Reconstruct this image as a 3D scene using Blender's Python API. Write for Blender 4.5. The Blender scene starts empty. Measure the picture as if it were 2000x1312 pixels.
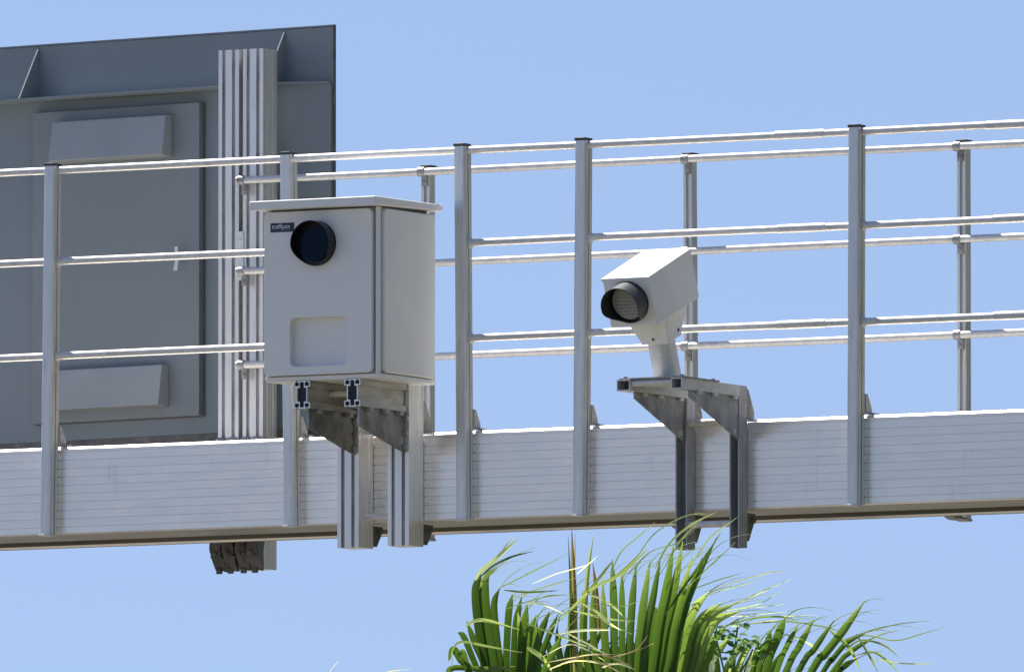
import bpy, bmesh, math, random
from mathutils import Vector, Matrix
R = math.radians
random.seed(7)
S = bpy.context.scene
col = S.collection

# ------------------------------------------------------------------ camera
cd = bpy.data.cameras.new('camera'); cam = bpy.data.objects.new('camera', cd); col.objects.link(cam)
cd.sensor_width = 36.0; cd.lens = 653.04
cd.clip_start = 0.5; cd.clip_end = 3000
cam.location = (33.7621, -61.0844, 1.6021)
cam.rotation_euler = (R(90 + 4.398), 0, R(28.93))
S.camera = cam
S.render.resolution_x, S.render.resolution_y = 1024, 671

# ------------------------------------------------------------------ light
SUN = Vector((-0.40, 0.165, 0.90)).normalized()
el = math.asin(SUN.z); rot = math.atan2(SUN.x, SUN.y)
w = bpy.data.worlds.new("World"); S.world = w; w.use_nodes = True
nt = w.node_tree; nt.nodes.clear()
out = nt.nodes.new('ShaderNodeOutputWorld'); bg = nt.nodes.new('ShaderNodeBackground')
sky = nt.nodes.new('ShaderNodeTexSky'); sky.sky_type = 'NISHITA'; sky.sun_disc = False
sky.sun_elevation = el; sky.sun_rotation = rot
sky.air_density = 1.0; sky.dust_density = 0.35; sky.ozone_density = 2.0; sky.altitude = 0
# look the sky up a little higher than the true direction: the clear air of the photo has no pale horizon band
tc = nt.nodes.new('ShaderNodeTexCoord'); sp = nt.nodes.new('ShaderNodeSeparateXYZ'); cb = nt.nodes.new('ShaderNodeCombineXYZ')
mr = nt.nodes.new('ShaderNodeFloatCurve'); cv = mr.mapping.curves[0]
for k, (x, y) in enumerate(((0.0, .18), (.058, .228), (.096, .268), (.30, .48), (1.0, 1.0))):
    if k == 0: cv.points[0].location = (x, y)
    elif k == 4: cv.points[-1].location = (x, y)
    else: cv.points.new(x, y)
for p_ in cv.points: p_.handle_type = 'VECTOR'
mr.mapping.update()
nt.links.new(tc.outputs['Generated'], sp.inputs[0])
nt.links.new(sp.outputs['X'], cb.inputs['X']); nt.links.new(sp.outputs['Y'], cb.inputs['Y'])
nt.links.new(sp.outputs['Z'], mr.inputs['Value']); nt.links.new(mr.outputs[0], cb.inputs['Z'])
nm = nt.nodes.new('ShaderNodeVectorMath'); nm.operation = 'NORMALIZE'
nt.links.new(cb.outputs[0], nm.inputs[0]); nt.links.new(nm.outputs[0], sky.inputs['Vector'])
tn = nt.nodes.new('ShaderNodeMix'); tn.data_type = 'RGBA'; tn.blend_type = 'MULTIPLY'; tn.inputs['Factor'].default_value = 1
tn.inputs['B'].default_value = (1.0, .922, .945, 1)
nt.links.new(sky.outputs[0], tn.inputs['A']); nt.links.new(tn.outputs['Result'], bg.inputs[0]); nt.links.new(bg.outputs[0], out.inputs[0])
bg.inputs[1].default_value = 0.0735
sl = bpy.data.lights.new('sun', 'SUN'); sl.energy = 4.3; sl.angle = R(0.53); sl.color = (1, 0.96, 0.89)
so = bpy.data.objects.new('sun', sl); col.objects.link(so); so.location = (0, 0, 30)
so.rotation_euler = SUN.to_track_quat('Z', 'Y').to_euler()
S.view_settings.view_transform = 'Standard'; S.view_settings.look = 'None'
S.view_settings.exposure = 0.98; S.view_settings.gamma = 1

# ------------------------------------------------------------------ materials
def mat(name, base, metal=0.0, rough=0.5, var=0.12, scale=(8, 8, 8), spec=0.5, bump=0.0, bscale=60, dark=None, dark_amt=0.0, dscale=(6, 6, 6), dlo=0.55, dhi=0.75, rvar=0.1):
    m = bpy.data.materials.new(name); m.use_nodes = True
    n = m.node_tree; b = n.nodes['Principled BSDF']
    b.inputs['Metallic'].default_value = metal; b.inputs['Roughness'].default_value = rough
    b.inputs['Specular IOR Level'].default_value = spec
    t = n.nodes.new('ShaderNodeTexCoord'); mp = n.nodes.new('ShaderNodeMapping'); mp.inputs['Scale'].default_value = scale
    ns = n.nodes.new('ShaderNodeTexNoise'); ns.inputs['Scale'].default_value = 1.0; ns.inputs['Detail'].default_value = 6; ns.inputs['Roughness'].default_value = .62
    n.links.new(t.outputs['Object'], mp.inputs[0]); n.links.new(mp.outputs[0], ns.inputs['Vector'])
    rp = n.nodes.new('ShaderNodeValToRGB'); e = rp.color_ramp.elements
    e[0].position = .3; e[1].position = .7
    e[0].color = (*[c * (1 - var) for c in base], 1); e[1].color = (*[min(1, c * (1 + var)) for c in base], 1)
    n.links.new(ns.outputs[0], rp.inputs[0])
    last = rp.outputs[0]
    if dark:
        mp2 = n.nodes.new('ShaderNodeMapping'); mp2.inputs['Scale'].default_value = dscale; mp2.inputs['Location'].default_value = (3.1, 1.7, .4)
        n2 = n.nodes.new('ShaderNodeTexNoise'); n2.inputs['Scale'].default_value = 1.0; n2.inputs['Detail'].default_value = 8; n2.inputs['Roughness'].default_value = .7
        n.links.new(t.outputs['Object'], mp2.inputs[0]); n.links.new(mp2.outputs[0], n2.inputs['Vector'])
        mr = n.nodes.new('ShaderNodeMapRange'); mr.inputs['From Min'].default_value = dlo; mr.inputs['From Max'].default_value = dhi
        mr.inputs['To Max'].default_value = dark_amt
        n.links.new(n2.outputs[0], mr.inputs['Value'])
        mx = n.nodes.new('ShaderNodeMix'); mx.data_type = 'RGBA'
        n.links.new(mr.outputs[0], mx.inputs['Factor']); n.links.new(last, mx.inputs['A']); mx.inputs['B'].default_value = (*dark, 1)
        last = mx.outputs['Result']
    n.links.new(last, b.inputs['Base Color'])
    if rvar:
        r2 = n.nodes.new('ShaderNodeMapRange'); r2.inputs['To Min'].default_value = max(.02, rough - rvar); r2.inputs['To Max'].default_value = rough + rvar
        n.links.new(ns.outputs[0], r2.inputs['Value']); n.links.new(r2.outputs[0], b.inputs['Roughness'])
    if bump:
        n3 = n.nodes.new('ShaderNodeTexNoise'); n3.inputs['Scale'].default_value = bscale; n3.inputs['Detail'].default_value = 4
        n.links.new(t.outputs['Object'], n3.inputs['Vector'])
        bp = n.nodes.new('ShaderNodeBump'); bp.inputs['Strength'].default_value = bump; bp.inputs['Distance'].default_value = .004
        n.links.new(n3.outputs[0], bp.inputs['Height']); n.links.new(bp.outputs[0], b.inputs['Normal'])
    return m

M = {}
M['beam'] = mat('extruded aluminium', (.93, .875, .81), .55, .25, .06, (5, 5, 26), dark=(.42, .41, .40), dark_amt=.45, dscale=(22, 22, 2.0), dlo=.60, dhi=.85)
M['under'] = mat('grimy underside with painted shade', (.335, .32, .28), .2, .5, .2, (2, 12, 12), dark=(.16, .145, .11), dark_amt=.7, dscale=(1.2, 20, 20), dlo=.45, dhi=.75)  # dirt, plus recessed shade painted into the colour
M['cavity'] = mat('channel with painted shade', (.17, .155, .125), 0, .7, .3, (3, 12, 12))  # shade inside the recess, painted as a darker colour
M['alu'] = mat('mill aluminium', (.82, .805, .775), .65, .36, .08, (30, 30, 4), dark=(.50, .49, .48), dark_amt=.4, dscale=(60, 60, 9), dlo=.56, dhi=.78)
M['post'] = mat('post aluminium', (.66, .655, .635), .66, .32, .10, (60, 60, 5), dark=(.38, .39, .43), dark_amt=.5, dscale=(25, 25, 5), dlo=.52, dhi=.75)
M['galv'] = mat('galvanised steel', (.66, .65, .63), .20, .42, .12, (55, 55, 55), dark=(.38, .36, .33), dark_amt=.6, dscale=(22, 60, 60), dlo=.5, dhi=.72, bump=.15, bscale=160)
M['steel'] = mat('weathered steel', (.36, .36, .36), .35, .45, .25, (18, 18, 9), dark=(.12, .12, .125), dark_amt=.8, dscale=(12, 12, 12), dlo=.46, dhi=.7)
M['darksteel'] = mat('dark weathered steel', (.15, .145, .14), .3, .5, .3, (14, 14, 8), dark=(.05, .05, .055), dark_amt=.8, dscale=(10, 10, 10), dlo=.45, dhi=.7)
M['channel'] = mat('dull channel steel', (.42, .42, .43), .35, .45, .25, (14, 14, 6), dark=(.17, .17, .18), dark_amt=.7, dscale=(9, 9, 5), dlo=.46, dhi=.7)
M['grime'] = mat('grimy aluminium', (.50, .48, .43), .2, .45, .2, (14, 8, 30), dark=(.22, .20, .16), dark_amt=.7, dscale=(10, 5, 30), dlo=.45, dhi=.72)
M['edge'] = mat('saw cut aluminium edge', (.88, .89, .91), .2, .3, .05, (30, 30, 30))
M['slot'] = mat('slot with painted shade', (.50, .50, .51), .2, .6, .3, (20, 20, 6))  # darker than the profile: paints in the shade inside the slots
M['stub'] = mat('galvanised stub post', (.80, .80, .79), .25, .42, .10, (30, 30, 12), dark=(.50, .49, .50), dark_amt=.6, dscale=(18, 18, 18), dlo=.52, dhi=.72)
M['visor'] = mat('charcoal visor plastic', (.022, .022, .027), 0, .46, .2, (40, 40, 40), spec=.8)  # paler and more specular than the cabinet visor's plastic
M['gap_shade'] = mat('painted gap shade', (.10, .10, .105), 0, .6, .2, (20, 20, 20))  # dark colour standing in for shade in narrow gaps
M['plate'] = mat('weathered gusset plate', (.26, .25, .23), .35, .55, .3, (16, 16, 16), dark=(.09, .085, .075), dark_amt=.8, dscale=(14, 14, 14), dlo=.45, dhi=.72)
M['cap'] = mat('dark plastic cap', (.05, .05, .06), 0, .5, .2, (30, 30, 30))
M['cab'] = mat('grey cabinet paint', (.78, .77, .75), 0, .45, .02, (10, 10, 10), dark=(.70, .685, .655), dark_amt=.35, dscale=(9, 9, 2.5), dlo=.5, dhi=.85, bump=.05, bscale=400)
M['white'] = mat('white camera paint', (.86, .855, .84), 0, .40, .03, (12, 12, 12), dark=(.6, .6, .57), dark_amt=.4, dscale=(14, 14, 4), dlo=.5, dhi=.85, bump=.05, bscale=400)
M['board'] = mat('dark grey sign paint', (.20, .24, .265), 0, .5, .05, (3, 3, 3), dark=(.16, .18, .20), dark_amt=.5, dscale=(2, 2, .8), dlo=.45, dhi=.8, bump=.04, bscale=250)
M['door'] = mat('grey door paint', (.205, .235, .255), 0, .48, .04, (3, 3, 3), dark=(.19, .21, .23), dark_amt=.5, dscale=(3, 3, 1.2), dlo=.45, dhi=.8, bump=.04, bscale=250)
M['hood'] = mat('grey vent paint', (.32, .345, .36), 0, .5, .04, (3, 3, 3), dark=(.22, .24, .25), dark_amt=.4, dscale=(4, 4, 2), dlo=.45, dhi=.8)
M['black'] = mat('black visor plastic', (.006, .006, .009), 0, .36, .2, (40, 40, 40), spec=.35)
M['chrome'] = mat('bright handle metal', (.75, .75, .75), .9, .25, .1, (60, 60, 60))
M['inside'] = mat('hollow end shade', (.02, .02, .035), 0, .7, .2, (20, 20, 20))  # near-black, stands in for shade inside hollow arm ends
M['sticker'] = mat('navy sticker', (.010, .016, .045), 0, .35, .1, (30, 30, 30))
M['ink'] = mat('pale lettering', (.72, .74, .78), 0, .5, .05, (30, 30, 30))
M['inkdim'] = mat('dim small lettering', (.10, .14, .20), 0, .5, .1, (30, 30, 30))
M['glass'] = mat('dark blue lens glass', (.001, .008, .022), 0, .10, .1, (8, 8, 8), spec=.12, rvar=.02)
M['bark'] = mat('palm trunk', (.22, .17, .12), 0, .85, .3, (12, 12, 30), dark=(.09, .07, .05), dark_amt=.8, dscale=(6, 6, 18), dlo=.45, dhi=.6, bump=.8, bscale=30)
M['ground'] = mat('pale dusty ground', (.235, .21, .165), 0, .9, .2, (.3, .3, .3), bump=.3, bscale=5)
M['verge'] = mat('dry grass verge', (.065, .065, .033), 0, .95, .3, (1.5, 1.5, 1.5), dark=(.10, .088, .055), dark_amt=.8, dscale=(.4, .4, .4), dlo=.45, dhi=.65, bump=.6, bscale=40)
M['added_scrub'] = mat('added blocking hillside', (.045, .045, .027), 0, .95, .35, (.5, .5, .5), dark=(.03, .04, .018), dark_amt=.9, dscale=(.9, .9, .9), dlo=.42, dhi=.6, bump=1, bscale=3)  # dark cover of the added, unseen hill
M['road'] = mat('asphalt', (.055, .055, .056), 0, .85, .2, (2, 2, 2), bump=.3, bscale=60)

def lens_text_mat():
    # pale reflective filter whose surface carries rows of small print too fine to read
    m = bpy.data.materials.new('printed flash filter'); m.use_nodes = True
    n = m.node_tree; b = n.nodes['Principled BSDF']; b.inputs['Roughness'].default_value = .2
    t = n.nodes.new('ShaderNodeTexCoord')
    mp = n.nodes.new('ShaderNodeMapping'); mp.inputs['Scale'].default_value = (150, 1, 40)
    ns = n.nodes.new('ShaderNodeTexNoise'); ns.inputs['Scale'].default_value = 1; ns.inputs['Detail'].default_value = 3
    n.links.new(t.outputs['Object'], mp.inputs[0]); n.links.new(mp.outputs[0], ns.inputs['Vector'])
    wv = n.nodes.new('ShaderNodeTexWave'); wv.bands_direction = 'Z'; wv.inputs['Scale'].default_value = 24; wv.inputs['Distortion'].default_value = 2.0
    n.links.new(t.outputs['Object'], wv.inputs['Vector'])
    mu = n.nodes.new('ShaderNodeMath'); mu.operation = 'MULTIPLY'
    n.links.new(ns.outputs[0], mu.inputs[0]); n.links.new(wv.outputs['Fac'], mu.inputs[1])
    rp = n.nodes.new('ShaderNodeValToRGB'); e = rp.color_ramp.elements
    e[0].position = .34; e[0].color = (.34, .335, .32, 1); e[1].position = .46; e[1].color = (.20, .195, .19, 1)
    n.links.new(mu.outputs[0], rp.inputs[0]); n.links.new(rp.outputs[0], b.inputs['Base Color'])
    return m
M['filter'] = lens_text_mat()

def leaf_mat(name):
    m = bpy.data.materials.new(name); m.use_nodes = True
    n = m.node_tree; n.nodes.remove(n.nodes['Principled BSDF']); o = n.nodes['Material Output']
    at = n.nodes.new('ShaderNodeAttribute'); at.attribute_name = 'leaf'
    sp = n.nodes.new('ShaderNodeSeparateColor'); n.links.new(at.outputs['Color'], sp.inputs[0])
    rp = n.nodes.new('ShaderNodeValToRGB'); e = rp.color_ramp.elements       # R: dryness
    e[0].position = 0; e[0].color = (.044, .100, .018, 1); e[1].position = 1; e[1].color = (.33, .20, .12, 1)
    for p, c in ((.35, (.115, .190, .048, 1)), (.6, (.40, .47, .22, 1)), (.8, (.80, .77, .64, 1))):
        k = e.new(p); k.color = c
    n.links.new(sp.outputs[0], rp.inputs[0])
    hs = n.nodes.new('ShaderNodeHueSaturation')
    mr = n.nodes.new('ShaderNodeMapRange'); mr.inputs['To Min'].default_value = .65; mr.inputs['To Max'].default_value = 1.4
    n.links.new(sp.outputs[1], mr.inputs['Value']); n.links.new(mr.outputs[0], hs.inputs['Value']); n.links.new(rp.outputs[0], hs.inputs['Color'])
    p = n.nodes.new('ShaderNodeBsdfPrincipled'); p.inputs['Roughness'].default_value = .5; p.inputs['Specular IOR Level'].default_value = .3
    tr = n.nodes.new('ShaderNodeBsdfTranslucent')
    tm = n.nodes.new('ShaderNodeMix'); tm.data_type = 'RGBA'; tm.blend_type = 'MULTIPLY'; tm.inputs['Factor'].default_value = 1
    n.links.new(hs.outputs[0], tm.inputs['A']); tm.inputs['B'].default_value = (1.55, 1.65, .75, 1)
    n.links.new(hs.outputs[0], p.inputs['Base Color']); n.links.new(tm.outputs['Result'], tr.inputs['Color'])
    ms = n.nodes.new('ShaderNodeMixShader'); ms.inputs[0].default_value = .52
    n.links.new(p.outputs[0], ms.inputs[1]); n.links.new(tr.outputs[0], ms.inputs[2]); n.links.new(ms.outputs[0], o.inputs['Surface'])
    return m
M['leaf'] = leaf_mat('palm leaf')
M['vine'] = mat('small broad leaf', (.14, .31, .045), 0, .5, .25, (40, 40, 40), spec=.2)

# ------------------------------------------------------------------ mesh helpers
def box(bm, x0, x1, y0, y1, z0, z1):
    v = [bm.verts.new(p) for p in ((x0, y0, z0), (x1, y0, z0), (x1, y1, z0), (x0, y1, z0), (x0, y0, z1), (x1, y0, z1), (x1, y1, z1), (x0, y1, z1))]
    for f in ((3, 2, 1, 0), (4, 5, 6, 7), (0, 1, 5, 4), (1, 2, 6, 5), (2, 3, 7, 6), (3, 0, 4, 7)): bm.faces.new([v[i] for i in f])

def ax(p, a, axis):
    return {'z': (p[0], p[1], a), 'y': (p[0], a, p[1]), 'x': (a, p[0], p[1])}[axis]

def extr(bm, poly, axis, a0, a1, holes=()):
    """solid of the outline poly (with holes) along an axis; z: (x,y)  y: (x,z)  x: (y,z)"""
    ends = []
    for a in (a0, a1):
        edges = []; loops = []
        for lp in (poly, *holes):
            vs = [bm.verts.new(ax(p, a, axis)) for p in lp]
            loops.append(vs)
            edges += [bm.edges.new((vs[i], vs[(i + 1) % len(vs)])) for i in range(len(vs))]
        if holes: bmesh.ops.triangle_fill(bm, use_beauty=True, use_dissolve=False, edges=edges)
        else: bm.faces.new(loops[0])
        ends.append(loops)
    for l0, l1 in zip(*ends):
        k = len(l0)
        for i in range(k):
            bm.faces.new((l0[i], l0[(i + 1) % k], l1[(i + 1) % k], l1[i]))

def cyl(bm, p0, p1, r0, r1=None, n=20, caps=True):
    p0 = Vector(p0); p1 = Vector(p1); r1 = r0 if r1 is None else r1
    d = (p1 - p0).normalized(); a = d.orthogonal().normalized(); b = d.cross(a)
    lo = []; hi = []
    for i in range(n):
        t = 2 * math.pi * i / n; q = a * math.cos(t) + b * math.sin(t)
        lo.append(bm.verts.new(p0 + q * r0)); hi.append(bm.verts.new(p1 + q * r1))
    for i in range(n): bm.faces.new((lo[i], lo[(i + 1) % n], hi[(i + 1) % n], hi[i]))
    if caps: bm.faces.new(lo); bm.faces.new(hi)

def rrect(x0, x1, z0, z1, r, n=5):
    pts = []
    for cx, cz, a in ((x1 - r, z1 - r, 0), (x0 + r, z1 - r, 90), (x0 + r, z0 + r, 180), (x1 - r, z0 + r, 270)):
        for i in range(n + 1):
            t = R(a + 90 * i / n); pts.append((cx + r * math.cos(t), cz + r * math.sin(t)))
    return pts

def obj(name, bm, m, parent=None, loc=None, local=False, bevel=0, smooth=30, fix=True):
    if fix: bmesh.ops.recalc_face_normals(bm, faces=bm.faces)
    me = bpy.data.meshes.new(name); bm.to_mesh(me); bm.free()
    if isinstance(m, (list, tuple)):
        for k in m: me.materials.append(k)
    else: me.materials.append(m)
    me.shade_smooth(); me.set_sharp_from_angle(angle=R(smooth))
    o = bpy.data.objects.new(name, me); col.objects.link(o)
    if parent is not None:
        o.parent = parent
        if not local:
            off = Vector((0, 0, 0)); q = parent
            while q: off += q.location; q = q.parent
            me.transform(Matrix.Translation(-off))
    if loc: o.location = loc
    if bevel:
        b = o.modifiers.new('bevel', 'BEVEL'); b.width = bevel; b.segments = 2; b.limit_method = 'ANGLE'; b.angle_limit = R(40)
    return o

def pieces(name, bm, m, parent=None, **k):
    """each separate piece of bm as an object of its own (pieces that touch stay together)"""
    bm.verts.ensure_lookup_table(); left = set(bm.verts); isl = []
    while left:
        st = [left.pop()]; g_ = set(st)
        while st:
            for e in st.pop().link_edges:
                for v in e.verts:
                    if v in left: left.discard(v); g_.add(v); st.append(v)
        isl.append(g_)
    def bb(g_): return [(min(v.co[i] for v in g_) - .0006, max(v.co[i] for v in g_) + .0006) for i in range(3)]
    ch = True
    while ch:
        ch = False
        for i in range(len(isl)):
            for j in range(i + 1, len(isl)):
                a, b = bb(isl[i]), bb(isl[j])
                if all(a[q][0] < b[q][1] and b[q][0] < a[q][1] for q in range(3)):
                    isl[i] |= isl.pop(j); ch = True; break
            if ch: break
    res = []
    for g_ in isl:
        nb = B(); mp = {v: nb.verts.new(v.co) for v in g_}
        for f in bm.faces:
            if f.verts[0] in g_: nb.faces.new([mp[v] for v in f.verts])
        res.append(obj(name, nb, m, parent, **k))
    bm.free(); return res

def tag(o, label, cat, group=None, kind=None):
    o['label'] = label; o['category'] = cat
    if group: o['group'] = group
    if kind: o['kind'] = kind
    return o

def thing(name, label, cat, loc=(0, 0, 0), rz=0, rx=0, group=None):
    o = bpy.data.objects.new(name, None); col.objects.link(o); o.empty_display_size = .1
    o.location = loc; o.rotation_euler = (rx, 0, rz)
    return tag(o, label, cat, group)

def B(): return bmesh.new()

def bolt(bm, c, axis, r=.008, h=.008):
    d = Vector({'x': (1, 0, 0), 'y': (0, 1, 0), 'z': (0, 0, 1)}[axis[-1]]) * (-1 if axis[0] == '-' else 1)
    c = Vector(c); cyl(bm, c, c + d * h * .3, r * 1.5, n=12); cyl(bm, c + d * h * .3, c + d * h, r, n=6)

def slot_profile(x0, x1, y0, y1, t=.007, nk=.0074, cav=.0100, dep=.012):
    """aluminium T-slot section: two slots in each narrow face (y0 and y1)"""
    w = x1 - x0; s1 = x0 + w * .26; s2 = x1 - w * .26
    P = []
    P += [(x0, y0)]
    for s in (s1, s2): P += [(s - nk, y0), (s - nk, y0 + t), (s - cav, y0 + t), (s - cav, y0 + dep), (s + cav, y0 + dep), (s + cav, y0 + t), (s + nk, y0 + t), (s + nk, y0)]
    P += [(x1, y0)]
    # ribbed side: shallow lines
    h = y1 - y0
    for f in (.28, .36, .52, .68, .76): P += [(x1, y0 + h * f - .002), (x1 - .0012, y0 + h * f), (x1, y0 + h * f + .002)]
    P += [(x1, y1)]
    for s in (s2, s1): P += [(s + nk, y1), (s + nk, y1 - t), (s + cav, y1 - t), (s + cav, y1 - dep), (s - cav, y1 - dep), (s - cav, y1 - t), (s - nk, y1 - t), (s - nk, y1)]
    P += [(x0, y1)]
    for f in (.76, .68, .52, .36, .28): P += [(x0, y0 + h * f + .002), (x0 + .0012, y0 + h * f), (x0, y0 + h * f - .002)]
    return P

def slot_faces(o):
    ys = [v.co.y for v in o.data.vertices]; a, b = min(ys), max(ys); xs = [v.co.x for v in o.data.vertices]; xa, xb = min(xs), max(xs)
    o.data.materials.append(M['slot'])
    for f in o.data.polygons:
        if abs(f.normal.z) < .5 and xa + .004 < f.center.x < xb - .004 and a + .001 < f.center.y < b - .001: f.material_index = 1

# ------------------------------------------------------------------ ground and road
bm = B(); g = 900
vs = [bm.verts.new(p) for p in ((-g, -g, 0), (g, -g, 0), (g, g, 0), (-g, g, 0))]; bm.faces.new(vs)
o = obj('ground', bm, M['ground']); o['kind'] = 'structure'
for name, x0, x1, z, m in (('road', -16, -2.5, .004, 'road'), ('verge', 3.2, 90, .004, 'verge')):
    bm = B(); vs = [bm.verts.new(p) for p in ((x0, -500, z), (x1, -500, z), (x1, 500, z), (x0, 500, z))]; bm.faces.new(vs)
    o = obj(name, bm, M[m]); o['kind'] = 'structure'

bm = B(); NA, NR = 44, 9; grid = []  # hill added out of view to block sky and darken right-facing sides
for i in range(NA + 1):
    a = R(-38 + 112 * i / NA); row = []
    for k in range(NR + 1):
        u = i / NA; rr = 13 + 52 * k / NR
        h = math.sin(math.pi * .5 * (k / 3 if k < 3 else (NR - k) / (NR - 3))) * math.sin(math.pi * u) ** .4 * (23 + 3 * math.sin(i * .9) + 1.5 * math.sin(i * 2.3 + k))
        row.append(bm.verts.new((rr * math.cos(a) + random.uniform(-.6, .6), rr * math.sin(a) + random.uniform(-.6, .6), max(-.5, h - .3 + random.uniform(-.4, .4)))))
    grid.append(row)
for i in range(NA):
    for k in range(NR): bm.faces.new((grid[i][k], grid[i + 1][k], grid[i + 1][k + 1], grid[i][k + 1]))
o = obj('added_shade_hill', bm, M['added_scrub'], fix=False, smooth=180); o['kind'] = 'structure'

# ------------------------------------------------------------------ gantry beam
ZB, ZT, D = 6.283, 6.620, 0.70
beam = thing('gantry_beam', 'long horizontal aluminium gantry beam of grooved planks crossing the whole picture', 'gantry beam', (0, 0, ZB))
X0, X1 = -8.0, 7.0
P = []                                            # section (y, z), front face with ten plank grooves
P.append((.022, ZT)); P += [(.010, ZT - .003), (.002, ZT - .0095), (0, ZT - .012)]
for k in range(10):
    z = ZT - .022 - k * .0318
    P += [(0, z + .0017), (.006, z + .0017), (.006, z - .0011), (0, z - .0011)]
P += [(0, ZB + .006), (.002, ZB + .002), (.006, ZB)]
P += [(.33, ZB), (.332, ZB + .045), (.500, ZB + .045), (.501, ZB - .004), (.502, ZB - .012), (.54, ZB - .012), (.56, ZB + .002), (.69, ZB + .002), (D, ZB + .01)]
P += [(D, ZT - .01), (D - .012, ZT)]
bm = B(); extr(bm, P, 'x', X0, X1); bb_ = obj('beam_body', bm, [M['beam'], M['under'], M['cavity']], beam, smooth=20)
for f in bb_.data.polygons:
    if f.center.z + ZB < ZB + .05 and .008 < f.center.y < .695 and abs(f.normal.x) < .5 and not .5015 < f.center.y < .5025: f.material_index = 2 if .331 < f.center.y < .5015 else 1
bm = B()
for x in (-2.36, 2.9): box(bm, x, x + .0010, -.0004, .001, ZB + .02, ZT - .012)
pieces('panel_seam', bm, M['steel'], beam)

# ------------------------------------------------------------------ guardrails
def post_section(w, d):
    # rounded outer corners (y negative side), slot in the two narrow sides
    return [(-w / 2, d / 2), (-w / 2, -d / 2 + .006), (-w / 2 + .002, -d / 2 + .002), (-w / 2 + .006, -d / 2), (w / 2 - .006, -d / 2), (w / 2 - .002, -d / 2 + .002), (w / 2, -d / 2 + .006),
            (w / 2, -.001), (w / 2 - .008, -.001), (w / 2 - .008, .006), (w / 2, .006), (w / 2, d / 2)]

def rail(parent, name, z, y, x0, x1, r=.0145):
    bm = B(); n = max(2, int((x1 - x0) / .5))
    xs = [x0 + (x1 - x0) * i / n for i in range(n + 1)]
    ph = random.random() * 9
    for a, b in zip(xs[:-1], xs[1:]):
        cyl(bm, (a, y, z + .0012 * math.sin(a * 2.1 + ph)), (b, y, z + .0012 * math.sin(b * 2.1 + ph)), r, n=24, caps=False)
    bmesh.ops.remove_doubles(bm, verts=bm.verts, dist=.0003)
    return obj(name, bm, M['galv'], parent, fix=True)

front = thing('guardrail', 'front galvanised guardrail with flat posts bolted to the near face of the beam', 'guardrail', (0, -.02, ZB), group='guardrails along the gantry beam')
FP = [(-2.013, -2.028), (-.978, -.959), (-.222, -.210), (.300, .289), (1.462, 1.455), (-3.18, -3.18), (2.627, 2.625), (-4.35, -4.35), (3.79, 3.79)]
def make_post():
    bm = B(); extr(bm, [(x, y - .028) for x, y in post_section(.046, .056)], 'z', 0, 1.408)
    p = obj('post', bm, M['post'], front, local=True, smooth=12)
    bm = B(); box(bm, -.0237, .0237, -.0570, .0006, 1.4085, 1.4195); obj('post_cap', bm, M['cap'], p, local=True, bevel=.002)
    bm = B(); box(bm, -.027, .025, -.063, -.030, -.007, -.0005); obj('foot_clip', bm, M['galv'], p, local=True, bevel=.001)
    bm = B(); extr(bm, [(.0, .340), (.048, .340), (.048, .362), (.014, .415), (.0, .415)], 'x', .0232, .0282); box(bm, .0282, .045, .03, .065, .3385, .346)
    obj('base_gusset', bm, M['steel'], p, local=True)
    return p
def dup(o, parent):
    c = o.copy(); col.objects.link(c); c.parent = parent
    for ch in o.children: dup(ch, c)
    return c
post0 = make_post()
for i, (xt, xb) in enumerate(FP):
    p = post0 if i == 0 else dup(post0, front)
    p.location = (xb + .023, .0195, 0.0); p.rotation_euler = (0, math.atan2(xt - xb, 1.41), 0)
ZR = (7.677, 7.326, 6.966)
XL, XR = -6.5, 6.5
rl = rail(front, 'rail', ZR[0], -.02, XL, XR)
def sleeve(parent, z, y, a, b, r=.0168):
    bm = B(); cyl(bm, (a, y, z), (b, y, z), r, n=24); obj('sleeve', bm, M['galv'], parent)
    return
for a in (1.138, 2.03, -3.4): sleeve(rl, ZR[0], -.02, a, a + .206)
for z in ZR[1:]:
    r1 = rail(front, 'rail', z, -.02, XL, FP[1][0] + .02)
    r2 = rail(front, 'rail', z, -.02, FP[2][0] + .0, XR)
    for a in (1.15, 2.06): sleeve(r2, z, -.02, a, a + .2)
# brackets where the rail runs through a post
bm = B()
for xt, xb in FP:
    for z in ZR[1:]:
        x = xb + (xt - xb) * (z - ZB) / 1.41 + .046
        if -.98 < x - .046 < -.9 : continue
        box(bm, x - .0005, x + .007, -.034, -.006, z - .019, z + .019)
pieces('rail_bracket', bm, M['galv'], front, bevel=.001)

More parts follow.
